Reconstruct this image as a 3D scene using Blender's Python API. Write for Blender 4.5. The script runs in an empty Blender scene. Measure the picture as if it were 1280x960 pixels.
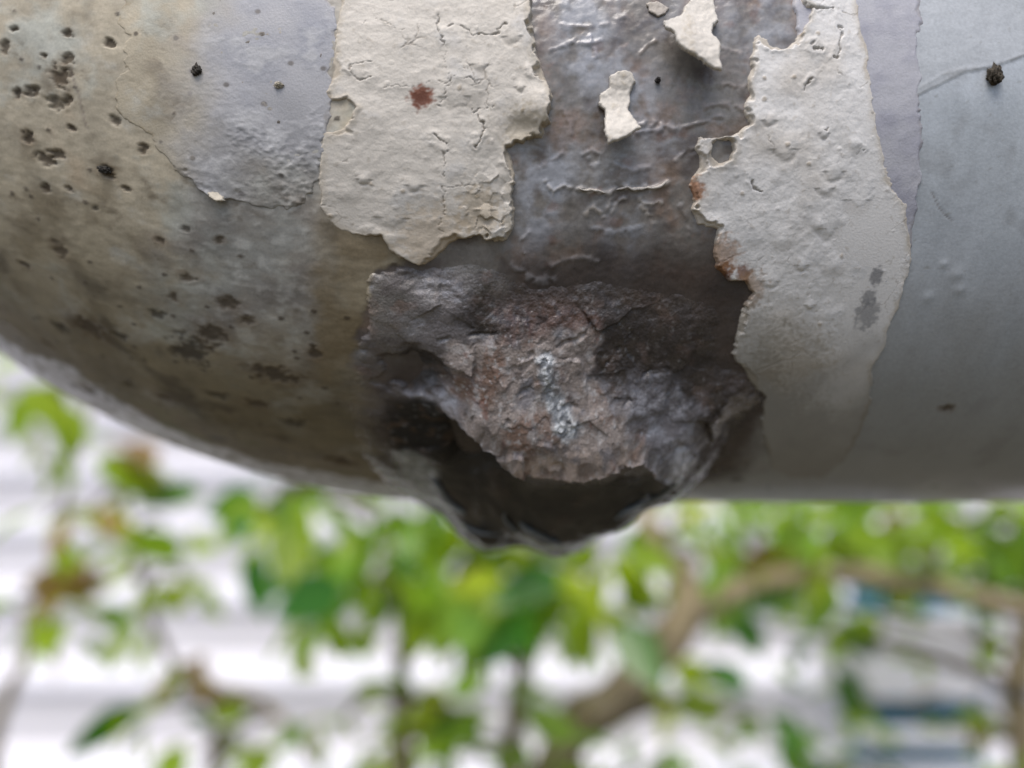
import bpy, math, random
import numpy as np
from mathutils import Vector, Matrix

random.seed(7)
S = bpy.context.scene
COL = S.collection

# ------------------------------------------------------------------ camera
LENS, W0, H0 = 27.0, 1280.0, 960.0
FPX = LENS / 36.0 * W0                       # focal length in photo pixels
cd = bpy.data.cameras.new('camera')
cam = bpy.data.objects.new('camera', cd); COL.objects.link(cam)
cam.location = (0, 0, 0); cam.rotation_euler = (math.radians(90), 0, 0)
cd.lens = LENS; cd.sensor_width = 36; cd.sensor_fit = 'HORIZONTAL'
cd.clip_start = 0.01; cd.clip_end = 200
cd.dof.use_dof = True; cd.dof.focus_distance = 0.137; cd.dof.aperture_fstop = 4.6
S.camera = cam

# ------------------------------------------------------------------ sky, sun, exposure
SUN_EL, SUN_AZ = math.radians(67), math.radians(200)     # azimuth clockwise from +Y: behind the camera, a little left
world = bpy.data.worlds.new('World'); S.world = world; world.use_nodes = True
wn = world.node_tree.nodes; wl = world.node_tree.links
sky = wn.new('ShaderNodeTexSky'); sky.sky_type = 'NISHITA'; sky.sun_disc = False
sky.sun_elevation = SUN_EL; sky.sun_rotation = SUN_AZ; sky.dust_density = 4.0; sky.air_density = 1.0; sky.ozone_density = 1.0
wl.new(sky.outputs[0], wn['Background'].inputs[0]); wn['Background'].inputs[1].default_value = 0.12
sd = bpy.data.lights.new('sun', 'SUN'); sd.energy = 1.4; sd.angle = math.radians(35); sd.color = (1, 0.98, 0.955)
sun = bpy.data.objects.new('sun', sd); COL.objects.link(sun)
sdir = Vector((math.sin(SUN_AZ) * math.cos(SUN_EL), math.cos(SUN_AZ) * math.cos(SUN_EL), math.sin(SUN_EL)))
sun.rotation_euler = sdir.to_track_quat('Z', 'Y').to_euler()
S.view_settings.view_transform = 'Standard'; S.view_settings.look = 'None'
S.view_settings.gamma = 1; S.view_settings.use_curve_mapping = False
S.view_settings.exposure = 0.6

# ------------------------------------------------------------------ helpers
def lin(r, g, b):
    f = lambda c: (c / 255 / 12.92) if c / 255 <= 0.04045 else ((c / 255 + 0.055) / 1.055) ** 2.4
    return np.array((f(r), f(g), f(b)))

def sm(a, b, x):
    t = np.clip((x - a) / (b - a), 0, 1); return t * t * (3 - 2 * t)

def mix(a, b, m):
    return a + (b - a) * m[..., None]

def _hash(i, j, seed):
    h = (i.astype(np.int64) * 374761393 + j.astype(np.int64) * 668265263 + seed * 974634777) & 0x7fffffff
    h = ((h ^ (h >> 13)) * 1274126177) & 0x7fffffff
    return h ^ (h >> 16)

def perlin(x, y, seed=0):
    xi = np.floor(x); yi = np.floor(y); xf = (x - xi); yf = (y - yi)
    xi = xi.astype(np.int64); yi = yi.astype(np.int64)
    u = xf * xf * xf * (xf * (xf * 6 - 15) + 10); v = yf * yf * yf * (yf * (yf * 6 - 15) + 10)
    def g(di, dj):
        a = (_hash(xi + di, yi + dj, seed) & 1023) * (2 * math.pi / 1024)
        return np.cos(a) * (xf - di) + np.sin(a) * (yf - dj)
    a = g(0, 0); b = g(1, 0); c = g(0, 1); d = g(1, 1)
    return ((a + (b - a) * u) + ((c + (d - c) * u) - (a + (b - a) * u)) * v) * 1.5

def fbm(x, y, scale, octv=4, seed=0, rough=0.5):
    """x, y in mm, scale in mm; about -1..1"""
    o = 0; amp = 1; tot = 0; f = 1.0 / scale
    for k in range(octv):
        o = o + amp * perlin(x * f + 17.3 * k, y * f - 9.1 * k, seed * 31 + k); tot += amp; amp *= rough; f *= 2.03
    return o / tot * 1.4

def ridged(x, y, scale, octv=3, seed=0):
    o = 0; amp = 1; tot = 0; f = 1.0 / scale
    for k in range(octv):
        o = o + amp * (1 - np.abs(perlin(x * f + 3.3 * k, y * f + 7.7 * k, seed * 57 + k)) * 2); tot += amp; amp *= 0.5; f *= 2.1
    return o / tot

def worley(x, y, scale, seed=0):
    """F1, F2-F1 and a random value per cell"""
    X = x / scale; Y = y / scale; xi = np.floor(X).astype(np.int64); yi = np.floor(Y).astype(np.int64)
    f1 = np.full(X.shape, 9.0); f2 = np.full(X.shape, 9.0); cid = np.zeros(X.shape)
    for di in (-1, 0, 1):
        for dj in (-1, 0, 1):
            h = _hash(xi + di, yi + dj, seed); h2 = _hash(xi + di, yi + dj, seed + 99)
            dx = xi + di + (h & 1023) / 1023.0 - X; dy = yi + dj + (h2 & 1023) / 1023.0 - Y
            d = np.sqrt(dx * dx + dy * dy)
            n = d < f1
            f2 = np.where(n, f1, np.minimum(f2, d)); cid = np.where(n, ((h >> 10) & 255) / 255.0, cid); f1 = np.where(n, d, f1)
    return f1, f2 - f1, cid

def facets(x, y, scale, seed=0, tilt=1.0, step=.5):
    """broken-stone relief: every cell is a tilted flat face; about -1..1"""
    X = x / scale; Y = y / scale; xi = np.floor(X).astype(np.int64); yi = np.floor(Y).astype(np.int64)
    f1 = np.full(X.shape, 9.0); out = np.zeros(X.shape); cid = np.zeros(X.shape)
    for di in (-1, 0, 1):
        for dj in (-1, 0, 1):
            h = _hash(xi + di, yi + dj, seed); h2 = _hash(xi + di, yi + dj, seed + 99); h3 = _hash(xi + di, yi + dj, seed + 177)
            dx = X - (xi + di + (h & 1023) / 1023.0); dy = Y - (yi + dj + (h2 & 1023) / 1023.0)
            d = dx * dx + dy * dy; n = d < f1; f1 = np.where(n, d, f1)
            a = (h3 & 1023) / 1023.0 * 6.2832; r = ((h3 >> 10) & 1023) / 1023.0
            out = np.where(n, tilt * (np.cos(a) * dx + np.sin(a) * dy) * (.4 + r) + step * (r - .5) * 2, out); cid = np.where(n, r, cid)
    return out, cid

def poly_sdf(x, y, P):
    """signed distance to polygon P (N,2), positive inside"""
    P = np.asarray(P, float); d = np.full(x.shape, 1e9); ins = np.zeros(x.shape, bool)
    n = len(P)
    for i in range(n):
        ax, ay = P[i]; bx, by = P[(i + 1) % n]
        ex, ey = bx - ax, by - ay
        t = np.clip(((x - ax) * ex + (y - ay) * ey) / (ex * ex + ey * ey + 1e-12), 0, 1)
        d = np.minimum(d, (x - ax - t * ex) ** 2 + (y - ay - t * ey) ** 2)
        c = ((ay > y) != (by > y)) & (x < (bx - ax) * (y - ay) / ((by - ay) if abs(by - ay) > 1e-12 else 1e-12) + ax)
        ins ^= c
    d = np.sqrt(d)
    return np.where(ins, d, -d)

def line_dist(x, y, P):
    P = np.asarray(P, float); d = np.full(x.shape, 1e9)
    for (ax, ay), (bx, by) in zip(P[:-1], P[1:]):
        ex, ey = bx - ax, by - ay
        t = np.clip(((x - ax) * ex + (y - ay) * ey) / (ex * ex + ey * ey + 1e-12), 0, 1)
        d = np.minimum(d, (x - ax - t * ex) ** 2 + (y - ay - t * ey) ** 2)
    return np.sqrt(d)

def mesh_obj(name, co, faces, mat, parent=None, col=None, rough=None, smooth=True):
    me = bpy.data.meshes.new(name)
    co = np.asarray(co, np.float32); faces = np.asarray(faces, np.int32)
    k = faces.shape[1]
    me.vertices.add(len(co)); me.vertices.foreach_set('co', co.ravel())
    me.loops.add(faces.size); me.loops.foreach_set('vertex_index', faces.ravel())
    me.polygons.add(len(faces)); me.polygons.foreach_set('loop_start', np.arange(0, faces.size, k, dtype=np.int32))
    me.update(calc_edges=True); me.validate()
    if smooth: me.polygons.foreach_set('use_smooth', np.ones(len(faces), bool))
    if col is not None:
        a = me.attributes.new('tint', 'FLOAT_VECTOR', 'POINT'); a.data.foreach_set('vector', np.asarray(col, np.float32).ravel())
    if rough is not None:
        a = me.attributes.new('gloss', 'FLOAT', 'POINT'); a.data.foreach_set('value', np.asarray(rough, np.float32).ravel())
    me.materials.append(mat)
    o = bpy.data.objects.new(name, me); COL.objects.link(o)
    if parent: o.parent = parent; o.matrix_parent_inverse = parent.matrix_basis.inverted()
    return o

def empty(name, loc=(0, 0, 0)):
    o = bpy.data.objects.new(name, None); o.location = loc; COL.objects.link(o); return o

def tag(o, label, cat=None, group=None, kind=None):
    o['label'] = label
    if cat: o['category'] = cat
    if group: o['group'] = group
    if kind: o['kind'] = kind
    return o

# ------------------------------------------------------------------ materials
def surf_material(name, grain=0.10, grain_scale=2200, bump=0.25, bump_scale=2600, spec=0.5, pit=0.0):
    """colour and roughness from the mesh's tint / gloss data, with grain and fine relief added"""
    m = bpy.data.materials.new(name); m.use_nodes = True
    n = m.node_tree.nodes; l = m.node_tree.links; b = n['Principled BSDF']
    tc = n.new('ShaderNodeTexCoord')
    a = n.new('ShaderNodeAttribute'); a.attribute_name = 'tint'
    r = n.new('ShaderNodeAttribute'); r.attribute_name = 'gloss'
    ns = n.new('ShaderNodeTexNoise'); ns.inputs['Scale'].default_value = grain_scale; ns.inputs['Detail'].default_value = 3
    l.new(tc.outputs['Object'], ns.inputs['Vector'])
    mr = n.new('ShaderNodeMapRange'); mr.inputs['From Min'].default_value = 0.25; mr.inputs['From Max'].default_value = 0.75
    mr.inputs['To Min'].default_value = 1 - grain; mr.inputs['To Max'].default_value = 1 + grain
    l.new(ns.outputs['Fac'], mr.inputs['Value'])
    mx = n.new('ShaderNodeVectorMath'); mx.operation = 'SCALE'
    l.new(a.outputs['Vector'], mx.inputs[0]); l.new(mr.outputs[0], mx.inputs['Scale'])
    l.new(mx.outputs['Vector'], b.inputs['Base Color']); l.new(r.outputs['Fac'], b.inputs['Roughness'])
    n2 = n.new('ShaderNodeTexNoise'); n2.inputs['Scale'].default_value = bump_scale; n2.inputs['Detail'].default_value = 4
    l.new(tc.outputs['Object'], n2.inputs['Vector'])
    bp = n.new('ShaderNodeBump'); bp.inputs['Strength'].default_value = bump; bp.inputs['Distance'].default_value = 0.0003
    l.new(n2.outputs['Fac'], bp.inputs['Height']); l.new(bp.outputs['Normal'], b.inputs['Normal'])
    b.inputs['Specular IOR Level'].default_value = spec
    return m

def plain_material(name, c, rough=0.6, var=0.15, scale=8, spec=0.5, translucent=None, hue=0.0):
    m = bpy.data.materials.new(name); m.use_nodes = True
    n = m.node_tree.nodes; l = m.node_tree.links; b = n['Principled BSDF']
    tc = n.new('ShaderNodeTexCoord'); ns = n.new('ShaderNodeTexNoise'); ns.inputs['Scale'].default_value = scale; ns.inputs['Detail'].default_value = 5
    l.new(tc.outputs['Object'], ns.inputs['Vector'])
    oi = n.new('ShaderNodeObjectInfo')
    hs = n.new('ShaderNodeHueSaturation'); hs.inputs['Color'].default_value = (*c, 1)
    mr = n.new('ShaderNodeMapRange'); mr.inputs['From Min'].default_value = 0.3; mr.inputs['From Max'].default_value = 0.7
    mr.inputs['To Min'].default_value = 1 - var; mr.inputs['To Max'].default_value = 1 + var
    l.new(ns.outputs['Fac'], mr.inputs['Value']); l.new(mr.outputs[0], hs.inputs['Value'])
    if hue:
        h = n.new('ShaderNodeMapRange'); h.inputs['To Min'].default_value = 0.5 - hue; h.inputs['To Max'].default_value = 0.5 + hue
        l.new(oi.outputs['Random'], h.inputs['Value']); l.new(h.outputs[0], hs.inputs['Hue'])
    l.new(hs.outputs['Color'], b.inputs['Base Color']); b.inputs['Roughness'].default_value = rough
    b.inputs['Specular IOR Level'].default_value = spec
    if translucent:
        t = n.new('ShaderNodeBsdfTranslucent'); ms = n.new('ShaderNodeMixShader'); ms.inputs[0].default_value = translucent
        g = n.new('ShaderNodeVectorMath'); g.operation = 'MULTIPLY'; g.inputs[1].default_value = (1.5, 1.35, 0.55)
        l.new(hs.outputs['Color'], g.inputs[0]); l.new(g.outputs['Vector'], t.inputs['Color'])
        l.new(b.outputs[0], ms.inputs[1]); l.new(t.outputs[0], ms.inputs[2]); l.new(ms.outputs[0], n['Material Output'].inputs['Surface'])
    return m

M_WALL = surf_material('weathered_pipe_coat', 0.10, 1900, 0.12, 2300, 0.5)
M_PAINT = surf_material('peeling_paint', 0.07, 2600, 0.22, 2600, 0.35)
M_PUTTY = surf_material('putty_and_tar', 0.30, 2600, 0.7, 2200, 0.5)
def wet_film(m, most=0.6):
    """a film of water where the surface is glossy"""
    n = m.node_tree.nodes; b = n['Principled BSDF']; r = [x for x in n if x.type == 'ATTRIBUTE' and x.attribute_name == 'gloss'][0]
    k = n.new('ShaderNodeMapRange'); k.inputs['From Min'].default_value = 0.12; k.inputs['From Max'].default_value = 0.42
    k.inputs['To Min'].default_value = most; k.inputs['To Max'].default_value = 0.0
    m.node_tree.links.new(r.outputs['Fac'], k.inputs['Value']); m.node_tree.links.new(k.outputs[0], b.inputs['Coat Weight'])
    b.inputs['Coat Roughness'].default_value = 0.1
wet_film(M_PUTTY)
M_CURL = surf_material('paint_curl', 0.10, 3000, 0.2, 3000, 0.4)

# ------------------------------------------------------------------ ground
gm = plain_material('garden_soil', lin(84, 78, 62), 0.95, 0.3, 3)
g = mesh_obj('ground', [(-60, -60, -1.0), (60, -60, -1.0), (60, 60, -1.0), (-60, 60, -1.0)], [(0, 1, 2, 3)], gm, smooth=False)
g['kind'] = 'structure'

# ------------------------------------------------------------------ the pipe's surface: s along the axis, th round it
R = 0.084
_b = math.radians(22); _a = math.radians(22 - 8.7); _D = R / math.sin(_b)
YC, ZC = _D * math.cos(_a), _D * math.sin(_a)          # axis of the straight run
XB, RC, TAU = -0.009, 0.142, math.radians(26)          # the elbow: start, centreline radius, lean of its plane

def surface(s, th, h):
    """s, h in metres, th in radians (0 faces level towards -Y, negative is the underside)"""
    th = th - TAU
    phi = np.clip((XB - s) / RC, 0, math.pi / 2); ext = np.maximum(0, (XB - s) - RC * math.pi / 2)
    cx = np.where(s >= XB, s, XB - RC * np.sin(phi)); bb = RC * (1 - np.cos(phi)) + ext
    r = R + h
    X = cx + r * np.sin(th) * np.sin(phi); Bc = bb + r * np.sin(th) * np.cos(phi); Fc = r * np.cos(th)
    return X, YC + Bc * math.sin(TAU) - Fc * math.cos(TAU), ZC + Bc * math.cos(TAU) + Fc * math.sin(TAU)

# traced marks: photo pixel -> place on the pipe's skin (s mm, t mm), at height h mm above it
_gs = np.linspace(-0.20, 0.16, 361); _gt = np.radians(np.linspace(-125, 20, 291))
_GS, _GT = np.meshgrid(_gs, _gt, indexing='ij')
_cache = {}
def _proj(s, th, h):
    X, Y, Z = surface(s, th, h); return 640 + FPX * X / Y, 480 - FPX * Z / Y, np.sqrt(X * X + Y * Y + Z * Z)
def at(px, py, h=0.0):
    k = round(h, 2)
    if k not in _cache:
        x, y, d = _proj(_GS, _GT, k / 1000)
        a0 = np.stack(surface(_GS, _GT, k / 1000)); a1 = np.stack(surface(_GS, _GT, k / 1000 + .001))
        away = ((a1 - a0) * a0).sum(0) > -2e-6                     # faces away from the camera's side
        _cache[k] = np.where(away, 1e6, x), y, d
    x, y, d = _cache[k]
    q = (x - px) ** 2 + (y - py) ** 2
    m = q.min()
    i = np.argmin(np.where(q < max(m * 1.5, 6), d, 9) if m < 6 else q)
    i, j = np.unravel_index(i, q.shape)
    s, th = _gs[i], _gt[j]
    for _ in range(6):                                  # refine
        x0, y0, _d = _proj(s, th, h / 1000)
        xs, ys, _d = _proj(s + 1e-5, th, h / 1000); xt, yt, _d = _proj(s, th + 1e-4, h / 1000)
        a, b_, c, e = (xs - x0) / 1e-5, (xt - x0) / 1e-4, (ys - y0) / 1e-5, (yt - y0) / 1e-4
        det = a * e - b_ * c
        if abs(det) < 1e6: break
        ds = (e * (px - x0) - b_ * (py - y0)) / det; dt = (a * (py - y0) - c * (px - x0)) / det
        if abs(ds) > 0.003 or abs(dt) > 0.04: break
        s += ds; th += dt
    return s * 1000, th * R * 1000
def trace(pts, h=0.0): return np.array([at(x, y, h) for x, y in pts])

def place(s, t, h):
    X, Y, Z = surface(s / 1000, t / 1000 / R, h / 1000)
    return np.stack([X, Y, Z], -1)

def undulate(s, t):
    """slow unevenness of the pipe's skin, shared by everything lying on it"""
    return 0.35 * fbm(s, t, 34, 2, 5)

def grid_faces(nu, nv, keep=None):
    i = np.arange(nu * nv).reshape(nu, nv)
    f = np.stack([i[:-1, :-1], i[1:, :-1], i[1:, 1:], i[:-1, 1:]], -1)
    if keep is not None: f = f[keep]
    return f.reshape(-1, 4)

def compact(co, faces, *attrs):
    used, inv = np.unique(faces, return_inverse=True)
    return [co.reshape(-1, 3)[used], inv.reshape(faces.shape)] + [a.reshape(-1, a.shape[-1])[used] if a.ndim == 3 else a.reshape(-1)[used] for a in attrs]

# ---- traced outlines
O_LEFT = trace([(428,-60),(424,10),(418,60),(411,115),(414,127),(433,124),(443,135),(438,149),(430,161),(403,166),(400,190),(399,225),(398,258),(410,273),(426,290),(476,294),(486,312),(500,322),(522,330),(543,324),(557,312),(571,297),(593,294),(614,301),(632,298),(641,280),(643,262),(638,246),(643,228),(640,212),(641,196),(634,186),(650,178),(676,170),(685,150),(687,130),(686,113),(676,90),(669,64),(668,40),(664,12),(658,-60)])
O_RIGHT = trace([(1000,-60),(1002,5),(1012,16),(1008,30),(1000,42),(991,54),(980,62),(963,58),(950,45),(940,53),(941,64),(936,74),(940,86),(935,100),(939,120),(932,138),(936,156),(924,167),(900,172),(874,173),(871,188),(878,200),(876,210),(866,224),(863,232),(868,246),(866,262),(872,283),(899,285),(895,300),(893,315),(898,338),(912,349),(931,352),(940,367),(930,381),(924,412),(916,442),(931,465),(955,495),(952,525),(962,580),(985,600),(1030,598),(1062,566),(1083,520),(1090,480),(1089,455),(1107,431),(1108,412),(1122,382),(1134,349),(1139,322),(1137,285),(1133,255),(1116,236),(1105,200),(1098,166),(1092,138),(1089,106),(1080,53),(1074,20),(1070,-60)])
O_HOLE = trace([(890,180),(897,173),(914,175),(918,188),(912,200),(898,205),(889,196)])
O_BAND = trace([(985,-60),(1150,-60),(1151,18),(1149,60),(1151,117),(1153,170),(1151,227),(1144,265),(1141,300),(1138,330),(1100,360),(1020,300),(1000,150)])
O_COAT = trace([(158,-60),(156,67),(146,134),(172,160),(194,176),(208,195),(226,212),(242,222),(256,236),(272,250),(283,253),(300,256),(322,262),(345,256),(372,262),(392,250),(406,180),(420,100),(426,-60)])
O_BARE = trace([(640,-60),(1015,-60),(1020,60),(960,160),(900,260),(945,340),(960,420),(975,500),(930,590),(700,640),(520,600),(455,520),(440,450),(466,345),(520,310),(600,250),(640,150)])
O_OLIVE = trace([(392,268),(500,285),(500,320),(472,345),(466,400),(455,430),(424,480),(398,482),(388,420),(384,330)])
O_DARK = trace([(640,335),(740,300),(860,300),(960,330),(980,470),(960,560),(860,640),(520,650),(420,600),(430,520),(470,440),(560,410)])

# ------------------------------------------------------------------ pipe
pipe = empty('pipe', (0.25, YC, ZC - R))
tag(pipe, 'weathered grey painted pipe elbow with peeling cream paint, bare strip and patched leak', 'pipe')

# -- skin: fine where it can be seen, coarse round the back
sa = np.concatenate([np.linspace(-420, -150, 60)[:-1], np.arange(-150, -90, 0.5), np.arange(-90, -35, 0.36), np.arange(-35, 75, 0.27), np.arange(75, 112, 0.4), np.linspace(112, 150, 60), np.linspace(155, 900, 50)])
tw = lambda deg: math.radians(deg) * R * 1000
ta = np.concatenate([np.arange(tw(-118), tw(-108), 0.6), np.arange(tw(-108), tw(14), 0.28), np.linspace(tw(14.5), tw(240), 70), [tw(242)]])
SS, TT = np.meshgrid(sa, ta, indexing='ij')

PITS = [(77,97,9,12),(68,128,9,6),(84,126,5,6),(8,60,6,6),(17,37,4,4),(36,115,5,5),(22,115,4,5),(46,112,4,5),(55,70,3,3),(133,213,8,6),(55,198,9,6),(72,193,8,5),(35,173,6,6),(143,150,5,6),(180,185,4,5),(158,236,4,3),(57,235,4,4),(86,235,3,3),(85,42,6,4),(237,436,13,12),(266,419,9,7),(235,347,7,4),(195,391,6,3),(218,372,4,3),(110,409,11,7),(73,408,6,4),(285,380,7,4),(347,467,14,6),(272,494,7,4),(205,497,6,3),(75,311,5,8),(150,419,7,3),(427,578,10,7),(340,585,8,3),(137,55,6,5),(84,73,6,5),(90,160,4,3),(233,286,4,3),(200,300,3,3),(275,300,3,3),(120,260,3,3),(30,330,4,3),(60,430,5,3),(160,480,6,3),(310,400,5,3),(320,505,8,4),(370,530,8,4),(395,440,4,4),(1183,510,6,3),(920,602,8,4)]
WRINKLES = [(trace(p), w, hh, tn) for p, w, hh, tn in [
    ([(680,229),(694,236),(706,233),(722,236),(740,239),(762,239),(784,234),(804,236),(820,234),(838,224)], .33, .6, (196, 190, 182)), ([(800,249),(812,252),(827,254)], .3, .5, (190, 184, 176)),
    ([(765,266),(769,256),(779,250)], .3, .4, (176, 170, 164)), ([(756,270),(761,258),(764,248)], .3, .4, (160, 154, 148)), ([(803,256),(808,266),(814,278)], .35, .4, (180, 172, 162)), ([(733,266),(742,260),(752,264)], .45, .4, (180, 170, 158)),
    ([(790,158),(806,154),(822,152),(840,160),(856,157),(875,153),(900,148)], .35, .5, (166, 160, 158)), ([(795,166),(812,162),(828,158)], .3, .35, (150, 150, 156)), ([(800,66),(808,58),(820,49)], .25, .4, (160, 148, 138)),
    ([(738,44),(742,58),(746,72)], .25, .35, (172, 172, 180)), ([(672,210),(690,200),(706,188)], .3, .3, (140, 134, 132)), ([(656,316),(650,302),(661,290)], .25, .35, (176, 176, 180)), ([(846,197),(856,192),(868,185)], .3, .4, (166, 160, 156)),
    ([(730,192),(740,187),(750,192),(750,203),(741,207),(732,200)], .35, .4, (156, 156, 158)), ([(690,60),(720,52),(748,50)], .4, .35, (150, 148, 152)), ([(700,30),(740,36),(780,22)], .4, .3, (150, 146, 146)), ([(850,250),(856,270),(862,292)], .3, .3, (130, 122, 118)),
    ([(700,130),(712,150),(716,170)], .4, .3, (140, 130, 126)), ([(770,205),(790,212),(812,208)], .4, .35, (150, 146, 146)), ([(690,330),(720,322),(750,326)], .4, .35, (130, 126, 126)), ([(745,285),(775,290),(800,284)], .5, .3, (150, 152, 158)), ([(640,330),(660,345),(690,350)], .5, .35, (136, 134, 136)),
    ([(900,60),(915,66),(932,64)], .35, .25, (150, 140, 134)), ([(905,105),(920,108),(934,106)], .3, .3, (156, 146, 140)), ([(880,130),(900,128),(930,136)], .3, .3, (140, 130, 126))]]
def pipe_skin(s, t):
    e = fbm(s, t, 5, 3, 11) * 1.0
    n1 = fbm(s, t, 26, 4, 21); n2 = fbm(s, t, 9, 4, 22); n3 = fbm(s, t, 3, 3, 23); n4 = fbm(s, t, 55, 2, 24); n5 = fbm(s, t, 1.3, 2, 25)
    streak = fbm(s * 1.0, t * 0.22, 6, 3, 26)                              # runs down the pipe
    # colours of what lies there
    grey = mix(lin(183, 189, 195), lin(168, 174, 179), sm(-.5, .6, n1 + 0.4 * streak))
    beige = mix(lin(176, 167, 150), lin(178, 179, 172), sm(0.0, .5, n1 + 0.25 * n3))
    beige = mix(beige, lin(130, 119, 100), sm(.05, .75, n2 + 0.35 * n4 + .2 * n3) * .7)
    beige = mix(beige, lin(150, 120, 90), sm(.45, .8, fbm(s, t, 18, 3, 31)) * .4)
    # grime on the underside of the elbow
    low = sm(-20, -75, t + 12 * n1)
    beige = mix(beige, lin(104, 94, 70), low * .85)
    beige = mix(beige, lin(104, 112, 78), sm(.1, .5, fbm(s, t, 22, 3, 33)) * sm(-70, -95, t) * .8)
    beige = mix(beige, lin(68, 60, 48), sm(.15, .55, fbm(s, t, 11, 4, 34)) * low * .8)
    beige = mix(beige, lin(160, 160, 152), sm(.35, .7, fbm(s, t, 14, 4, 35) + .2 * n5) * .55 * (1 - .6 * low))
    # scuffed pale bloom at the joint beside the left paint
    blo = sm(-52, -38, s + 7 * n2 + 3 * n1) * sm(-24, -29, s + .6 * n2) * sm(-62, -40, t + 8 * n2)
    c = mix(beige, mix(lin(128, 128, 134), lin(178, 178, 182), sm(0, .7, n3 + .6 * n5)), blo * .55)
    mot = fbm(s, t, 7, 6, 48, .62); mot2 = fbm(s, t * .6, 16, 5, 49, .6)
    c = c * (1 + .30 * mot + .22 * mot2)[..., None] * np.array((1.0, .99, .93))
    c = mix(c, lin(92, 80, 60), sm(.25, .75, fbm(s, t, 4.5, 5, 50, .65)) * .5)
    c = mix(c, lin(186, 186, 178), sm(.2, .7, fbm(s, t, 12, 6, 51, .62)) * .6 * (1 - .5 * low))
    left = sm(6, -4, s + 3 * n2)
    grey = grey * (1 + .11 * fbm(s * 2.5, t * .5, 9, 5, 52, .6) + .05 * mot)[..., None]
    grey = mix(grey, lin(138, 138, 134), sm(-22, -60, t + 9 * n1 + 5 * streak) * .75)  # grey gets darker towards the underside, with streaky edges
    grey = mix(grey, lin(120, 116, 106), sm(.62, .8, fbm(s, t, 1.6, 3, 53)) * .35)
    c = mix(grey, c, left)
    # faint stains on the straight run
    c = mix(c, lin(120, 118, 116), (1 - left) * sm(.2, .7, n2 + .4 * n1) * .25)
    # brown grime ring under the left paint
    d = poly_sdf(s, t, O_OLIVE) + 1.2 * n3 + 1.0 * e + 2.2 * n2 * sm(-36, -46, t)
    c = mix(c, mix(lin(124, 110, 84), lin(88, 78, 60), sm(-.2, .6, streak + .5 * mot)), sm(-1.0, 2.4, d) * (.9 - .35 * sm(0, .6, mot2)))
    # bare strip: dark oxide, purple brown and bluish bloom
    db = poly_sdf(s, t, O_BARE) + 1.2 * n3 + .8 * e
    bare = mix(lin(122, 118, 113), lin(126, 110, 98), sm(-.1, .5, fbm(s, t * .8, 10, 5, 40, .6)))
    bare = bare * (1 + .35 * fbm(s * 1.6, t * .7, 6, 6, 46, .62))[..., None]
    bare = mix(bare, lin(86, 79, 77), sm(.0, .6, fbm(s, t, 7, 4, 41)) * .8)
    c1 = lambda x, y, r: np.exp(-((s - at(x, y)[0]) ** 2 + ((t - at(x, y)[1]) * .6) ** 2) / r ** 2)
    wash = c1(735, 70, 5) + c1(800, 120, 4) + c1(665, 270, 5) + c1(690, 220, 4) + c1(780, 300, 5) + c1(720, 10, 5) + .6 * c1(960, 20, 6)
    bloom = sm(.05, .6, fbm(s, t * .7, 13, 4, 42) + .25 * n5)
    bare = mix(bare, lin(160, 163, 170), np.clip(bloom * .35 + wash * sm(-.5, .5, n2 + n3 * .7) * .8, 0, .85) * sm(-70, -20, t))
    bare = mix(bare, lin(122, 84, 66), sm(.4, .7, fbm(s, t, 5, 4, 43)) * .3)
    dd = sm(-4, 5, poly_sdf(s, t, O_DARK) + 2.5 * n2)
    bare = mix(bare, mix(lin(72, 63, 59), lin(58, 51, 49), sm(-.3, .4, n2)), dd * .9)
    kb = sm(-48, -62, t); mb = sm(-.6 - 5 * kb, .5 + 4 * kb, db + 3 * kb * n2)
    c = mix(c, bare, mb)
    # height
    h = undulate(s, t) + 0.02 * n3 + .012 * n5
    h = h + (0.035 * n3 + 0.04 * n5 + .1 * n2) * left * (1 - mb)
    h = h + mb * (0.06 * n3 + 0.05 * n5 + .10 * n2 + .16 * ridged(s, t, 5, 4, 44) * sm(.0, .5, fbm(s, t, 12, 2, 45)) - .25)
    rg = 0.33 + .06 * n2 + .04 * n3
    rg = rg + left * .2; rg = rg + mb * (.25 + .14 * n2 + .12 * n3 - rg)
    for pts, w, hh, tint_ in WRINKLES:
        b = (s > pts[:, 0].min() - 3) & (s < pts[:, 0].max() + 3) & (t > pts[:, 1].min() - 3) & (t < pts[:, 1].max() + 3)
        if not b.any(): continue
        q = line_dist(s[b] + .5 * n3[b], t[b] + .7 * n3[b] + .2 * n5[b], pts); ww = w * (.6 + .9 * np.clip(n5[b] + .4, 0, 1))
        m = np.exp(-(q / ww) ** 2) * sm(-.5, .1, n3[b] + n5[b] + .25)
        h[b] += .6 * hh * m; c[b] = mix(c[b], lin(*tint_), m * .5)
    # pits, with dirt lodged in them
    for i, (x, y, a, b) in enumerate(PITS):
        ps, pt = at(x, y); k = 6.6 if y < 300 else 5.4
        ex = (s - ps) / (a / k); ey = (t - pt) / (b / k * (1 if y < 350 else 1.5))
        near = (np.abs(ex) < 4) & (np.abs(ey) < 4)
        q = np.sqrt(ex[near] ** 2 + ey[near] ** 2) + .85 * fbm(s[near], t[near], 1.0, 3, 60 + i) + .5 * fbm(s[near], t[near], 2.5, 2, 160 + i)
        m = sm(1.35, .6, q)
        c[near] = mix(c[near], (lin(60, 53, 43), lin(84, 70, 52), lin(56, 50, 40))[i % 3] if y < 260 else lin(70, 63, 51), m * ((.92, .6, .8, .7)[i % 4] if y < 260 else .7))
        c[near] = mix(c[near], lin(112, 94, 70), sm(2.4, .9, q) * .4 * (i % 3 != 1))
        m = sm(1.35, .6, q)
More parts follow.
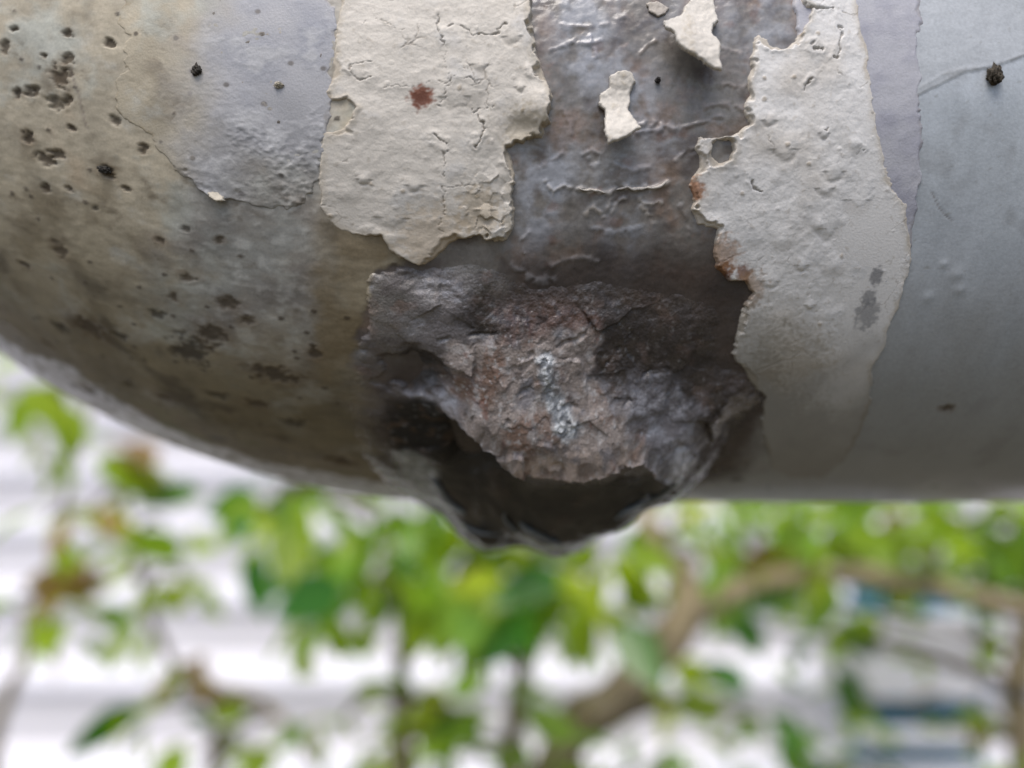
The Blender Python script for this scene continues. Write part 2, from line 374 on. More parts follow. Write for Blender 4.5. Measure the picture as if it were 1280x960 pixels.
        c[near] = mix(c[near], lin(58, 51, 42), m * (.15 + .35 * ((i * 29) % 7) / 6))
        ring = np.exp(-((q - 1.45) / .3) ** 2)
        h[near] += (-.45 if y < 260 else -.25) * m + .08 * ring * ((i * 37 % 10) / 10)
        rg[near] = rg[near] + m * .3
    # pale paint along the elbow's underside, silvery rim light put into its colour
    U = trace([(-40, 395), (0, 418), (60, 448), (100, 466), (150, 498), (200, 528), (260, 553), (330, 576), (400, 590), (470, 603)])
    tu = np.interp(s, np.sort(U[:, 0]), U[np.argsort(U[:, 0]), 1])
    rim_lit = sm(.6, -1.0, t - tu + 2.2 * n2 + 1.6 * n3) * sm(-12, -18, s + n2)
    rim_lit = rim_lit * sm(.55, .15, fbm(s, t, 5, 5, 47, .65)) * (.55 + .45 * sm(-.3, .3, fbm(s, t, 1.6, 3, 54)))
    c = mix(c, mix(lin(190, 190, 194), lin(160, 160, 162), sm(0, .5, n3)), rim_lit); rg = rg - .2 * rim_lit; h = h + .15 * rim_lit
    # faint blister on the straight run
    for bx, by, br in ((1196, 343, 1.3), (1200, 362, 1.0), (1160, 372, 1.0), (1180, 330, .7)):
        p0 = at(bx, by); h = h + .22 * np.exp(-((s - p0[0]) ** 2 + (t - p0[1]) ** 2) / br ** 2)
    # old drip line and crease on the straight run
    ln = line_dist(s + .3 * n3, t + .3 * n3, trace([(1150, 110), (1180, 92), (1206, 86), (1240, 84), (1262, 76), (1300, 62)]))
    h = h + .05 * np.exp(-(ln / .3) ** 2); c = mix(c, lin(120, 118, 114), np.exp(-(ln / .25) ** 2) * .4 * sm(-.4, .3, n3 + n5))
    ab = (t > np.interp(s, *trace([(1100, 130), (1150, 118), (1206, 90), (1240, 84), (1300, 62)]).T)) * (s > 68)
    h = h + ab * (.16 * np.exp(-(ln / 12)) + .04 * n3); c = mix(c, lin(172, 172, 170), ab * .35)
    for pts, w in (([(88, 88), (98, 115), (108, 160)], .16), ([(1165, 240), (1176, 262), (1190, 276)], .10)):
        ln = line_dist(s, t, trace(pts)); h = h - .12 * sm(w * 2, 0, ln); c = mix(c, lin(110, 98, 92), sm(w * 2, w * .4, ln) * .5)
    # small specks of dirt all over the elbow
    f1, f21, cid = worley(s, t, 3.2, 7)
    sp = sm(.16, .08, f1 + .06 * n5) * (cid > .8) * left * (1 - mb)
    c = mix(c, lin(64, 54, 42), sp * .8); h = h + sp * .08
    # shallow bead and scratches on the joint
    h = h + .25 * np.exp(-((s - 153 / 1.0) / 2.5) ** 2)
    return c, h, np.clip(rg, .12, .95)

C_, H_, G_ = pipe_skin(SS, TT)
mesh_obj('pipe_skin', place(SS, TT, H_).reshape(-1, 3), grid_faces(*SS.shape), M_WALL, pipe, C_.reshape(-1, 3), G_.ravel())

# ------------------------------------------------------------------ paint films lying on the pipe
CREAM = lin(206, 200, 190)
def film(name, outline, thick, res, look, holes=(), edge=(0.5, 0.35), lip=0.3, lipw=1.3, label=None, parent=pipe, mat=M_PAINT, taper=None, crumble=1.0, floor_=.12):
    lo = outline.min(0) - 2; hi = outline.max(0) + 2
    s, t = np.meshgrid(np.arange(lo[0], hi[0], res), np.arange(lo[1], hi[1], res), indexing='ij')
    d = poly_sdf(s, t, outline)
    d = d + edge[0] * fbm(s, t, 4.5, 3, 71) + edge[1] * fbm(s, t, 1.3, 2, 72) * sm(-.3, .4, fbm(s, t, 7, 2, 74))
    for hol in holes: d = np.minimum(d, -poly_sdf(s, t, hol) + .2 * fbm(s, t, 1.2, 2, 73))
    c, dh, rg = look(s, t, d)
    c = np.array(c)
    step_ = np.clip(.25 + 1.5 * crumble * (fbm(s, t, 5, 3, 75) + .25 * fbm(s, t, 1.2, 2, 76) - .05), .02, 2.6)
    top_ = sm(step_ - .22, step_ + .3, d)
    c = mix(c, c * np.array((.84, .80, .74)), (1 - top_) * .8)
    th = thick if taper is None else thick * taper(s, t)
    h = undulate(s, t) - .55 + (th * (.35 + .65 * top_) + .55) * sm(-.34, .22, d) + lip * (th / thick) ** 1.5 * np.exp(-(np.maximum(d - step_, 0) / lipw) ** 2) * top_ * (.4 + sm(-.4, .6, fbm(s, t, 8, 2, 77))) + dh * top_
    h = np.maximum(h, undulate(s, t) - .55 + (floor_ + .55) * sm(-.34, .22, d))
    k = d > -.46
    keep = k[:-1, :-1] & k[1:, :-1] & k[1:, 1:] & k[:-1, 1:]
    f = grid_faces(*s.shape, keep)
    co, f, c, rg = compact(place(s, t, h), f, c, rg)
    o = mesh_obj(name, co, f, mat, parent, c, rg)
    if label: o['label'] = label
    return o

def cracks_of(lst): return [(trace(p), w) for p, w in lst]
CR_L = cracks_of([([(548,22),(551,38),(555,55)],.25),([(562,34),(580,40),(598,49),(616,46),(634,35)],.28),([(555,55),(555,75),(556,90)],.12),([(543,170),(549,178),(556,183)],.4),([(556,183),(555,225),(552,270),(549,300)],.16),([(600,145),(604,160),(599,172),(597,182)],.35),([(436,88),(446,99),(466,95)],.3),([(434,88),(440,80),(462,78)],.14),([(575,105),(590,103),(597,108)],.2),([(582,135),(592,142),(620,132)],.2),([(455,30),(470,22),(500,40)],.12),([(414,127),(430,124),(441,134),(437,150)],.3),([(562,95),(555,125),(552,135)],.15),([(480,110),(505,108),(540,106),(570,100)],.12)])
CR_R = cracks_of([([(1002,5),(1010,14),(1025,17),(1040,15)],.45),([(1055,18),(1066,22),(1078,18)],.35),([(1084,27),(1100,30),(1105,34)],.3),([(1015,65),(1020,58),(1022,64)],.45),([(1004,111),(1012,102)],.4),([(1046,34),(1051,44),(1045,75)],.35),([(1071,107),(1083,100)],.25),([(1070,195),(1076,185)],.3),([(1085,140),(1092,137)],.25),([(940,225),(945,236),(952,240)],.5),([(1022,165),(1034,162)],.25)])
BUB_L = [trace([p])[0] for p in ((446,95),(601,84),(571,122),(616,248),(606,262),(455,224),(435,243),(490,272),(520,232),(592,118),(650,112),(640,50))]
BUB_R = [trace([p])[0] for p in ((968,222),(1030,236),(978,187),(1066,180),(1035,285),(1028,168),(975,300),(1072,250),(1000,330),(1040,330),(1010,380),(960,350),(945,145),(960,152),(1042,215),(1020,280))]

hi_t = np.array(at(940, 430))[1]
def paint_look(cracks, bubs, stains, seed, tone):
    def look(s, t, d):
        n1 = fbm(s, t, 20, 3, seed); n2 = fbm(s, t, 7, 4, seed + 1); n3 = fbm(s, t, 2.2, 3, seed + 2); n4 = fbm(s, t, .9, 2, seed + 3)
        c = mix(np.broadcast_to(tone, s.shape + (3,)), lin(194, 185, 171), sm(.0, .8, n1 + .3 * n2) * .5)
        c = mix(c, lin(188, 190, 192), sm(.2, .8, n2 + .2 * n3) * .35)
        c = mix(c, lin(150, 138, 118), sm(.35, .8, n3 * .6 + .6 * n4) * .35)
        c = mix(c, lin(170, 156, 130), sm(1.6, 0, d + .8 * n3) * .35)
        dh = .20 * n2 + .05 * n3 + .03 * n4 + .16 * n1 + .10 * ridged(s, t * .5, 9, 3, seed + 5)
        for P, w in cracks:
            b = (s > P[:, 0].min() - 3) & (s < P[:, 0].max() + 3) & (t > P[:, 1].min() - 3) & (t < P[:, 1].max() + 3)
            q = line_dist(s[b] + .9 * n3[b] + .25 * n4[b], t[b] + .9 * fbm(s[b], t[b], 2.5, 3, seed + 9), P) + .10 * n4[b]
            w2 = w * (.75 + .6 * n3[b])
            g = sm(w2 * .8, w2 * .15, q)
            c[b] = mix(c[b], lin(120, 111, 99), g * .6)
            dh[b] += -.35 * g * min(1, w * 3) + .16 * np.exp(-((q - w * 1.6) / .6) ** 2) * min(1, w * 3) * sm(-.2, .4, n2[b])
        f1, f21, cid = worley(s + .8 * n3, t + .8 * n3, 5.5, seed + 20)
        net = sm(.035, .01, f21) * sm(.15, .5, fbm(s, t, 11, 3, seed + 21) + .2 * n3)
        c = mix(c, lin(136, 126, 112), net * .55); dh = dh - .12 * net
        f1, f21, cid = worley(s, t, 2.4, seed + 22)
        crumb = sm(.22, .08, f1 + .1 * n4) * (cid > .86)
        dh = dh + .14 * crumb * (cid - .8) * 5; c = mix(c, lin(166, 152, 130), crumb * (cid > .95) * .6)
        for i, P in enumerate(bubs):
            r = .8 + 1.1 * ((i * 7) % 5) / 4
            b = (np.abs(s - P[0]) < 4 * r) & (np.abs(t - P[1]) < 4 * r)
            q = np.sqrt((s[b] - P[0]) ** 2 + ((t[b] - P[1]) * .9) ** 2) / r + .4 * n3[b]
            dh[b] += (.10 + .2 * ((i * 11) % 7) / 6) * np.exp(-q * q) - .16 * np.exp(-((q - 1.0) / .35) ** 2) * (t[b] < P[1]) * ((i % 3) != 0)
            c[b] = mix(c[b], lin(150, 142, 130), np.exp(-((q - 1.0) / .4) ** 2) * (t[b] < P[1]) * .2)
        if seed == 81:
            p0 = at(676, 138); dh = dh + 1.5 * np.exp(-((s - p0[0]) / 3.0) ** 2 - ((t - p0[1]) / 4.0) ** 2)
            p0 = at(655, 160); dh = dh - .7 * np.exp(-((s - p0[0]) / 2.6) ** 2 - ((t - p0[1]) / 1.8) ** 2)
            p0 = at(618, 258); w_ = np.exp(-((s - p0[0]) / 4.0) ** 2 - ((t - p0[1]) / 5.0) ** 2)
            ff, fi = facets(s, t, 2.0, 95, 1.1, .6); dh = dh + .5 * w_ * ff
            dh = dh + .3 * sm(-.5, .8, s - at(555, 200)[0]) - .15
        for P, r, col_, k in stains:
            b = (np.abs(s - P[0]) < 4 * r) & (np.abs(t - P[1]) < 4 * r)
            q = np.sqrt((s[b] - P[0]) ** 2 + ((t[b] - P[1]) * .8) ** 2) / r + .45 * n4[b] + .2 * n3[b]
            c[b] = mix(c[b], col_, sm(1.25, .55, q) * k)
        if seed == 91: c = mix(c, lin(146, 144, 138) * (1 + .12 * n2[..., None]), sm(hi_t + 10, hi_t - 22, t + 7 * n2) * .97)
        return c, dh, np.clip(.58 + .12 * n2, .35, .9)
    return look

ST_L = [(at(527, 123), 1.75, lin(118, 62, 34), .95), (at(526, 124), 1.1, lin(84, 42, 24), .6), (at(655, 165), 3.5, lin(150, 138, 112), .5), (at(600, 265), 4, lin(168, 150, 120), .5), (at(545, 300), 5, lin(190, 172, 146), .5)]
ST_R = [(at(962, 515), 7, lin(92, 86, 74), .9), (at(975, 560), 9, lin(92, 88, 76), .9), (at(948, 470), 5, lin(110, 104, 94), .7), (at(1010, 590), 9, lin(110, 108, 98), .8), (at(903, 340), 1.9, lin(92, 52, 32), .95), (at(928, 341), 1.5, lin(110, 66, 40), .8), (at(868, 238), 1.7, lin(150, 98, 58), .8), (at(900, 320), 3.2, lin(160, 120, 84), .6), (at(935, 360), 3, lin(150, 120, 90), .6),
        (at(1095, 345), 1.4, lin(120, 120, 122), .8), (at(1085, 372), 1.4, lin(120, 120, 122), .7), (at(1083, 392), 2.4, lin(126, 126, 128), .7), (at(980, 470), 9, lin(150, 138, 116), .5), (at(1000, 540), 8, lin(128, 120, 100), .5), (at(940, 430), 6, lin(150, 146, 136), .5)]

def band_look(s, t, d):
    n2 = fbm(s, t, 8, 3, 141); n3 = fbm(s, t, 2, 3, 142)
    c = mix(np.broadcast_to(lin(178, 178, 184), s.shape + (3,)), lin(160, 160, 170), sm(-.2, .6, n2))
    return c, .05 * n2 + .04 * n3, np.clip(.48 + .1 * n2, .3, .8)
film('paint_film', O_BAND, .18, .25, band_look, edge=(.7, .4), lip=.10, lipw=.6, crumble=.6, label='thin bluish white paint film beside the straight run')

def coat_look(s, t, d):
    n1 = fbm(s, t, 22, 3, 151); n2 = fbm(s, t, 7, 4, 152); n3 = fbm(s, t, 2.2, 3, 153); n4 = fbm(s, t, .9, 2, 154)
    c = mix(np.broadcast_to(lin(172, 172, 175), s.shape + (3,)), lin(150, 152, 160), sm(-.1, .6, n1 + .3 * n2))
    c = mix(c, lin(190, 190, 190), sm(.2, .7, n2 + .3 * n3) * .6)
    rag = sm(-1, -13, t + 5 * n2) * sm(-50, -42, s + 3 * n2)                       # rough, half lifted lower part
    c = mix(c, mix(lin(150, 150, 152), lin(194, 194, 194), sm(-.2, .6, n2 + .5 * n3 + .3 * n4)), rag * .7)
    c = mix(c, lin(168, 162, 150), sm(-40, -54, s + 4 * n2 + 3 * n1) * .9)
    f1, f21, cid = worley(s, t, 4.2, 17)
    sp = sm(.14, .07, f1) * (cid > .9)
    c = mix(c, lin(90, 82, 72), sp * .7)
    sk = pipe_skin(s, t)[0]
    fade = np.maximum(sm(-43, -55, s + 3 * n2 + 3 * n1), sm(-11, -19, t + 3 * n2) * sm(-43, -35, s + 2 * n2))
    c = mix(c, sk, fade)
    dh = .12 * n2 + rag * (.15 * n3 + .10 * n4 + .10 * ridged(s, t, 3, 2, 155)) * sm(-.4, .6, fbm(s, t, 9, 2, 157)) + .03 * n4
    return c, dh, np.clip(.52 + .1 * n2 + .1 * rag, .3, .85)
film('paint_film', O_COAT, .5, .18, coat_look, edge=(1.6, .6), lip=.3, lipw=1.6, floor_=.06, taper=lambda s, t: .12 + .88 * sm(-50, -42, s) * sm(2, -10, t) * (1 - .9 * sm(-43, -36, s)), label='pale grey paint coat with ragged lifted lower edge')

film('paint_patch', O_LEFT, .85, .15, paint_look(CR_L, BUB_L, ST_L, 81, CREAM), lip=.34, edge=(.6, .5), taper=lambda s, t: .3 + .7 * sm(-27, -12, s + 2 * fbm(s, t, 6, 2, 88)), label='thick cracked cream paint patch with one rust spot')
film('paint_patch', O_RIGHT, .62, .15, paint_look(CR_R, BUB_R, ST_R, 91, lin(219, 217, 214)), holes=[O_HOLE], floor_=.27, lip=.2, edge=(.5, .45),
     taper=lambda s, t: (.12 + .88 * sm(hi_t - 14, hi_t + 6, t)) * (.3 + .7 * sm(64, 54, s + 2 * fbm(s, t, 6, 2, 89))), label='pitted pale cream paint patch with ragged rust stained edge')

# -- small flakes still clinging to the bare strip, lifted at one end
def flake(outline, thick, lift, lo_dir, tone, seed, name='paint_flake', label=None):
    """lift mm at the end that points along lo_dir (ds, dt)"""
    P = trace(outline); c0 = P.mean(0); L = np.array(lo_dir, float); L /= np.linalg.norm(L)
    proj = (P - c0) @ L; a, b = proj.min(), proj.max()
    def look(s, t, d):
        n2 = fbm(s, t, 4, 3, seed); n4 = fbm(s, t, .9, 2, seed + 1)
        k = sm(a + .25 * (b - a), b, (s - c0[0]) * L[0] + (t - c0[1]) * L[1])
        c = mix(np.broadcast_to(tone, s.shape + (3,)), lin(165, 152, 128), sm(.2, .9, n2 + .4 * n4) * .5)
        return c, lift * k ** 1.3 + .25 * n2 + .08 * n4, np.full(s.shape, .6)
    lo = P.min(0) - 1; hi = P.max(0) + 1; res = .17
    s, t = np.meshgrid(np.arange(lo[0], hi[0], res), np.arange(lo[1], hi[1], res), indexing='ij')
    d = poly_sdf(s, t, P) + .15 * fbm(s, t, 2, 2, seed + 3) + .12 * fbm(s, t, .8, 2, seed + 4)
    c, dh, rg = look(s, t, d)
    top = undulate(s, t) + thick * sm(-.25, .25, d) + dh - .1
    bot = undulate(s, t) + np.maximum(dh - .35, -.6)
    bot = np.minimum(bot, top - .05)
    k = d > -.1
    keep = k[:-1, :-1] & k[1:, :-1] & k[1:, 1:] & k[:-1, 1:]
    f = grid_faces(*s.shape, keep)
    n = s.size
    # close the rim
    e = {}
    for q in f:
        for i in range(4):
            u, v = int(q[i]), int(q[(i + 1) % 4])
            if (v, u) in e: del e[(v, u)]
            else: e[(u, v)] = 1
    rim = [(v, u, u + n, v + n) for u, v in e]
    F = np.concatenate([f, f[:, ::-1] + n, np.array(rim)])
    co = np.concatenate([place(s, t, top).reshape(-1, 3), place(s, t, bot).reshape(-1, 3)])
    cc = np.concatenate([c.reshape(-1, 3), (c * .95).reshape(-1, 3)]); rr = np.concatenate([rg.ravel(), rg.ravel()])
    used, inv = np.unique(F, return_inverse=True)
    o = mesh_obj(name, co[used], inv.reshape(F.shape), M_CURL, pipe, cc[used], rr[used])
    if label: o['label'] = label
    return o
flake([(874,-40),(864,0),(854,14),(850,28),(838,36),(824,43),(826,51),(836,58),(841,74),(852,82),(862,86),(872,94),(882,101),(895,104),(891,89),(894,67),(884,53),(888,39),(896,32),(891,7),(890,-40)], .7, 4.6, (-.5, -1), CREAM, 201, label='large curled cream flake lifting off the bare strip')
flake([(762,96),(772,90),(788,90),(794,103),(787,117),(788,131),(784,140),(790,152),(798,165),(788,171),(779,177),(768,181),(757,184),(753,170),(755,140),(748,131),(750,118),(762,110)], .8, 3.6, (.05, -1), CREAM, 211, label='small double lobed cream flake in the middle of the bare strip')
flake([(808,5),(822,2),(836,10),(832,18),(822,21),(812,15)], .2, .1, (0, -1), lin(178, 170, 160), 231)
flake([(258,236),(268,232),(276,240),(284,250),(276,252),(266,246)], .6, 1.2, (0, -1), lin(186, 178, 162), 291)

# -- thin curled slivers of paint across the strip
def curl(pts, w, lift, tone, seed):
    P = trace(pts); n = 10
    q = np.concatenate([np.linspace(P[i], P[i + 1], n, endpoint=False) for i in range(len(P) - 1)] + [P[-1:]])
    q = q + np.stack([.15 * fbm(q[:, 0], q[:, 1], 2, 2, seed), .3 * fbm(q[:, 0], q[:, 1], 2.5, 2, seed + 1)], -1)
    m = len(q); u = np.linspace(0, 1, m); ww = w * (np.sin(np.pi * u) ** .5 * .8 + .2) * (1 + .4 * fbm(q[:, 0] * 3, q[:, 1], 3, 2, seed + 2))
    prof = [(-.5, -.3), (-.5, .05), (-.2, .7), (.2, 1.0), (.5, .8), (.5, .55), (.2, .6), (.0, .3), (.1, -.3)]
    rows = []
    for a, b in prof:
        rows.append(place(q[:, 0], q[:, 1] - a * ww, undulate(q[:, 0], q[:, 1]) - .2 + lift * b * (ww / w)))
    co = np.stack(rows, 1); k = len(prof)
    f = grid_faces(m, k)
    f = np.concatenate([f, np.stack([np.arange(m - 1) * k + k - 1, (np.arange(m - 1) + 1) * k + k - 1, (np.arange(m - 1) + 1) * k, np.arange(m - 1) * k], -1)])
    nv = m * k
    o = mesh_obj('paint_curl', co.reshape(-1, 3), f, M_CURL, pipe, np.broadcast_to(tone, (nv, 3)) * (1 + .2 * np.random.RandomState(seed).rand(nv, 1) - .1), np.full(nv, .55))
    return o
curl([(770,238),(784,234),(800,236),(816,235),(828,230),(836,225)], .6, .7, lin(178, 172, 164), 303)
curl([(722,235),(735,238),(748,238),(762,239)], .5, .6, lin(170, 164, 156), 302)

def tube(name, pts, rad, mat, parent, seg=8):
    pts = [Vector(p) for p in pts]
    q = []; rr = []
    for i in range(len(pts) - 1):                          # smooth the path
        p0 = pts[max(i - 1, 0)]; p1 = pts[i]; p2 = pts[i + 1]; p3 = pts[min(i + 2, len(pts) - 1)]
        for j in range(5):
            t = j / 5
            q.append(.5 * ((2 * p1) + (p2 - p0) * t + (2 * p0 - 5 * p1 + 4 * p2 - p3) * t * t + (3 * p1 - p0 - 3 * p2 + p3) * t ** 3)); rr.append(rad[i] + (rad[i + 1] - rad[i]) * t)
    q.append(pts[-1]); rr.append(rad[-1])
    co = []; f = []
    for i, p in enumerate(q):
        d = (q[min(i + 1, len(q) - 1)] - q[max(i - 1, 0)]).normalized(); M = d.to_track_quat('Z', 'Y').to_matrix()
        for j in range(seg):
            a = 2 * math.pi * j / seg; r = rr[i] * (1 + .12 * math.sin(3 * a + i * .7) + .08 * math.sin(i * 1.9))
            co.append(tuple(p + M @ Vector((math.cos(a) * r, math.sin(a) * r, 0))))
    for i in range(len(q) - 1):
        for j in range(seg): f.append((i * seg + j, i * seg + (j + 1) % seg, (i + 1) * seg + (j + 1) % seg, (i + 1) * seg + j))
    return mesh_obj(name, co, f, mat, parent)

# ------------------------------------------------------------------ putty lump on the leak
def h_sil(y): return (math.sin(_a + math.atan((y - 480) / FPX)) * _D - R) * 1000
ctrl = []
def cp(x, y, h): ctrl.append((*at(x, y, h), h))
for x, y, h in [(478,345,.7),(520,338,.8),(560,318,.8),(600,308,.7),(640,312,.5),(690,320,.3),(740,318,.2),(800,322,.2),(860,330,.2),(915,350,.2),(940,372,.2),(925,405,.2),(918,442,.2),(960,500,.3),
                (470,400,1.3),(490,430,1.6),(500,390,1.8),(540,360,2.0),(540,400,2.6),(580,380,2.4),(620,350,1.6),(600,410,2.2),(640,385,1.0),(690,370,1.6),(720,400,2.2),(760,370,1.3),(800,400,1.0),(850,380,.8),(850,430,1.5),(900,430,.5),(880,470,1.0),(820,460,2.0),
                (520,460,1.0),(490,475,.6),(450,500,.2),(545,480,3.0),(575,450,3.8),(620,435,5.0),(660,432,5.0),(700,440,4.2),(730,420,4.0),(760,440,3.0),(790,440,2.0),
                (600,480,7.2),(640,480,7.4),(690,470,6.4),(720,480,6.0),(680,510,8.6),(740,510,7.8),(790,500,5.5),(600,520,9.2),(640,530,10.8),(700,540,11.2),(760,545,10.8),(800,540,9.0),(568,505,5.0),
                (625,555,11.5),(650,578,12.6),(690,582,13.2),(730,582,13.0),(765,568,12.4),(800,568,11.4),(812,580,10.4),(835,560,8.0),(845,520,5.0),(840,480,3.0),(870,560,5.0),(860,590,6.0),(900,530,2.2),(925,515,3.2),(945,506,4.6),(905,560,1.2),(930,580,.2),
                (550,530,1.2),(520,520,.6),(480,530,.8),(505,555,1.4),(545,565,2.5),(575,560,3.0),(590,580,4.0),(540,590,1.6),(450,560,.3),(430,540,0),(470,590,.4),(500,590,.9)]:
    cp(x, y, h)
LIP = np.array([(*at(x, y, h), h) for x, y, h in [(540,500,3.0),(560,515,5.0),(585,534,9),(612,556,11),(640,580,12.2),(662,589,12.8),(690,590,13),(735,592,13),(765,576,12.6),(800,573,11.6),(815,585,10.6),(832,604,9),(850,612,7)]])
for x, y, h in LIP: ctrl.append((x, y, h))
for x, y, h in LIP[3:11]: ctrl.append((x, -82, h * .86)); ctrl.append((x, -98, h * .9))
ts = tw(-79)
for x, h in [(440,-.4),(480,.2),(515,.2),(535,.6),(550,2.6),(560,6.5),(574,10.5),(598,12.6),(622,12.6),(640,10.6),(668,12.0),(700,13.8),(722,13.2),(748,10.4),(772,7.2),(800,3.6),(825,1.2),(850,.2),(880,-.4),(910,-.5)]:
    s0 = at(x, 610 if x > 520 else 600, 0)[0]
    for tt, kk in ((tw(-70), .95), (ts, 1), (tw(-92), .85), (tw(-106), .3), (tw(-118), 0)): ctrl.append((s0, tt, h * kk if kk else -.6))
ctrl = np.array(ctrl)
O_LUMP = np.concatenate([trace([(440,470),(455,420),(470,345),(520,334),(560,318),(600,318),(640,336),(690,344),(740,338),(800,346),(850,352),(905,368),(922,390),(915,415),(918,446),(945,478),(962,498),(958,515),(932,534),(908,558),(884,588),(866,604)]), np.array([[at(872,606)[0], tw(-90)], [at(850,600)[0], tw(-116)], [at(540,600)[0], tw(-116)], [at(490,598)[0], tw(-95)]]), trace([(430,560),(424,520)])])
lo = O_LUMP.min(0) - 1; hi = O_LUMP.max(0) + 1
ls, lt = np.meshgrid(np.arange(lo[0], hi[0], .2), np.arange(lo[1], hi[1], .2), indexing='ij')
ws = ls + 1.1 * fbm(ls, lt, 7, 3, 401); wt = lt + 1.1 * fbm(ls, lt, 7, 3, 402)
_K = -np.sqrt((ctrl[:, None, 0] - ctrl[None, :, 0]) ** 2 + (ctrl[:, None, 1] - ctrl[None, :, 1]) ** 2 + 2.2 ** 2)
_A = np.block([[_K + 0.5 * np.eye(len(ctrl)), np.ones((len(ctrl), 1))], [np.ones((1, len(ctrl))), np.zeros((1, 1))]])
_w = np.linalg.solve(_A, np.append(ctrl[:, 2], 0))
LH = np.full(ls.shape, _w[-1])
for (a, b, h), w in zip(ctrl, _w[:-1]): LH = LH - w * np.sqrt((ws - a) ** 2 + (wt - b) ** 2 + 4.84)
LH = np.clip(LH, -1.2, 14.5)
dl = poly_sdf(ls, lt, O_LUMP) + 1.5 * fbm(ls, lt, 6, 3, 403) + .7 * fbm(ls, lt, 1.5, 2, 404)
n2 = fbm(ls, lt, 8, 4, 411); n3 = fbm(ls, lt, 2.6, 3, 412); n4 = fbm(ls, lt, 1.0, 3, 413)
w1, w21, wid = worley(ls + .8 * n3, lt + .8 * n3, 6.5, 414); x1, x21, xid = worley(ls + .5 * n4, lt + .5 * n4, 2.6, 415)
amp = sm(.5, 4, LH)
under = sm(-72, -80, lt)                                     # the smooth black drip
rock = (1 - under)
fa, faid = facets(ls + .8 * n2, lt + .8 * n2, 10, 441, 1.3, .4); fb, fbid = facets(ls + .5 * n3, lt + .5 * n3, 3.4, 442, 1.2, .4); fc, fcid = facets(ls, lt, 1.3, 443, 1.1, .4)
soft = .25 + .75 * sm(0, 11, dl + 3 * n2)
LH = LH + soft * rock * (.3 + .7 * amp) * (.95 * fa + .24 * fb * sm(-.3, .5, n2 + .3) + .12 * fc + .10 * n3 - .6 * sm(.8, .97, ridged(ls, lt, 11, 2, 417)) + .05 * fbm(ls, lt, .6, 2, 416)) + under * (.8 * n2 + .05 * n3)
hol = sm(-1.2, 1.2, poly_sdf(ls, lt, np.array([at(x, y, 2) for x, y in ((486,448),(520,436),(548,446),(566,462),(548,486),(512,492),(470,484))])) + 1.5 * n3)
LH = LH - 1.6 * hol
ramp = 1.6 + 9.5 * sm(-20, -8, ls + 3 * n2) * sm(-75, -60, lt) + 2.5 * sm(-60, -70, lt)
crys = sm(-.9, .9, poly_sdf(ls, lt, np.array([at(x, y, 7) for x, y in ((672,455),(690,452),(702,468),(690,482),(708,500),(724,518),(716,530),(700,532),(688,515),(676,492))])) + 1.2 * fbm(ls, lt, 2.5, 3, 451))
fd, fdid = facets(ls, lt, .8, 452, 1.0, .7)
LH = LH + crys * (.28 * fd + .1)
LHf = undulate(ls, lt) - .9 + (LH + .9) * (lambda a: a * sm(-.6, .6, dl) + (1 - a) * sm(-.3, 1, dl / ramp))(.62 * sm(5, 2, ramp))
# the broken lip: sharp, undercut, deep hollow on its left
tl = np.interp(ws, LIP[:, 0], LIP[:, 1]) + .8 * n3 + .5 * n4; hl = np.interp(ws, LIP[:, 0], LIP[:, 2])
win = sm(LIP[0, 0], LIP[2, 0], ls) * sm(LIP[-1, 0], LIP[-3, 0], ls)
below = np.clip(tl - lt, 0, None)
deep = 4.2 + 2.5 * np.exp(-((ls - at(600, 570, 5)[0]) / 8) ** 2)
LHf = LHf - win * deep * sm(.0, 1.4, below) * sm(34, 12, below) + win * .5 * np.exp(-((lt - tl) / 1.2) ** 2)
LT2 = lt - win * 1.6 * np.exp(-((lt - tl - .6) / 1.6) ** 2)
# colours: grey putty, pinkish broken face, black tar, bluish bloom
def region(pts, h, soft, wob, seed):
    P = np.array([at(x, y, h) for x, y in pts]); return sm(-soft, soft, poly_sdf(ls, lt, P) + wob * fbm(ls, lt, 4, 3, seed))
putty = mix(np.broadcast_to(lin(122, 117, 117), ls.shape + (3,)), lin(152, 152, 158), sm(0, .6, n2 + .3 * n4))
putty = putty * (1 + .28 * fbm(ls, lt, 5, 6, 456, .62))[..., None]
tar = mix(np.broadcast_to(lin(56, 50, 47), ls.shape + (3,)), lin(80, 68, 62), sm(0, .6, n2 + .4 * n3))
tar = tar * (1 + .35 * fbm(ls, lt, 4, 5, 453, .62))[..., None]
lc = mix(putty, tar, sm(-3, 3, poly_sdf(ls, lt, trace([(600,330),(700,310),(860,300),(990,330),(1000,520),(900,620),(860,500),(760,470),(700,425),(560,430),(530,445),(480,440),(440,480),(460,520),(540,500),(560,560),(420,640),(400,500),(480,445),(560,420)])) + 3 * n2))
pink = region([(540,490),(560,452),(620,440),(700,430),(745,425),(765,440),(735,480),(770,520),(810,545),(820,585),(770,574),(735,592),(690,592),(650,590),(615,556),(585,535),(555,512)], 9, .9, 2.0, 421)
pk = mix(np.broadcast_to(lin(140, 130, 124), ls.shape + (3,)), lin(124, 102, 90), sm(-.1, .5, n2))
pk = pk * (.74 + .3 * fbid + .24 * fcid)[..., None]
pk = mix(pk, lin(168, 164, 162), sm(.15, .6, n3 + .5 * n4) * .6)
pk = mix(pk, lin(110, 112, 120), sm(.15, .6, fbm(ls, lt, 5, 3, 422)) * .6)
pk = mix(pk, lin(112, 62, 40), sm(.5, .8, fbm(ls, lt, 3.5, 3, 423)) * .6)
lc = mix(lc, pk, pink)
rst = region([(615,375),(660,355),(720,375),(760,400),(740,420),(690,410),(640,420)], 2, 1.5, 3, 430)
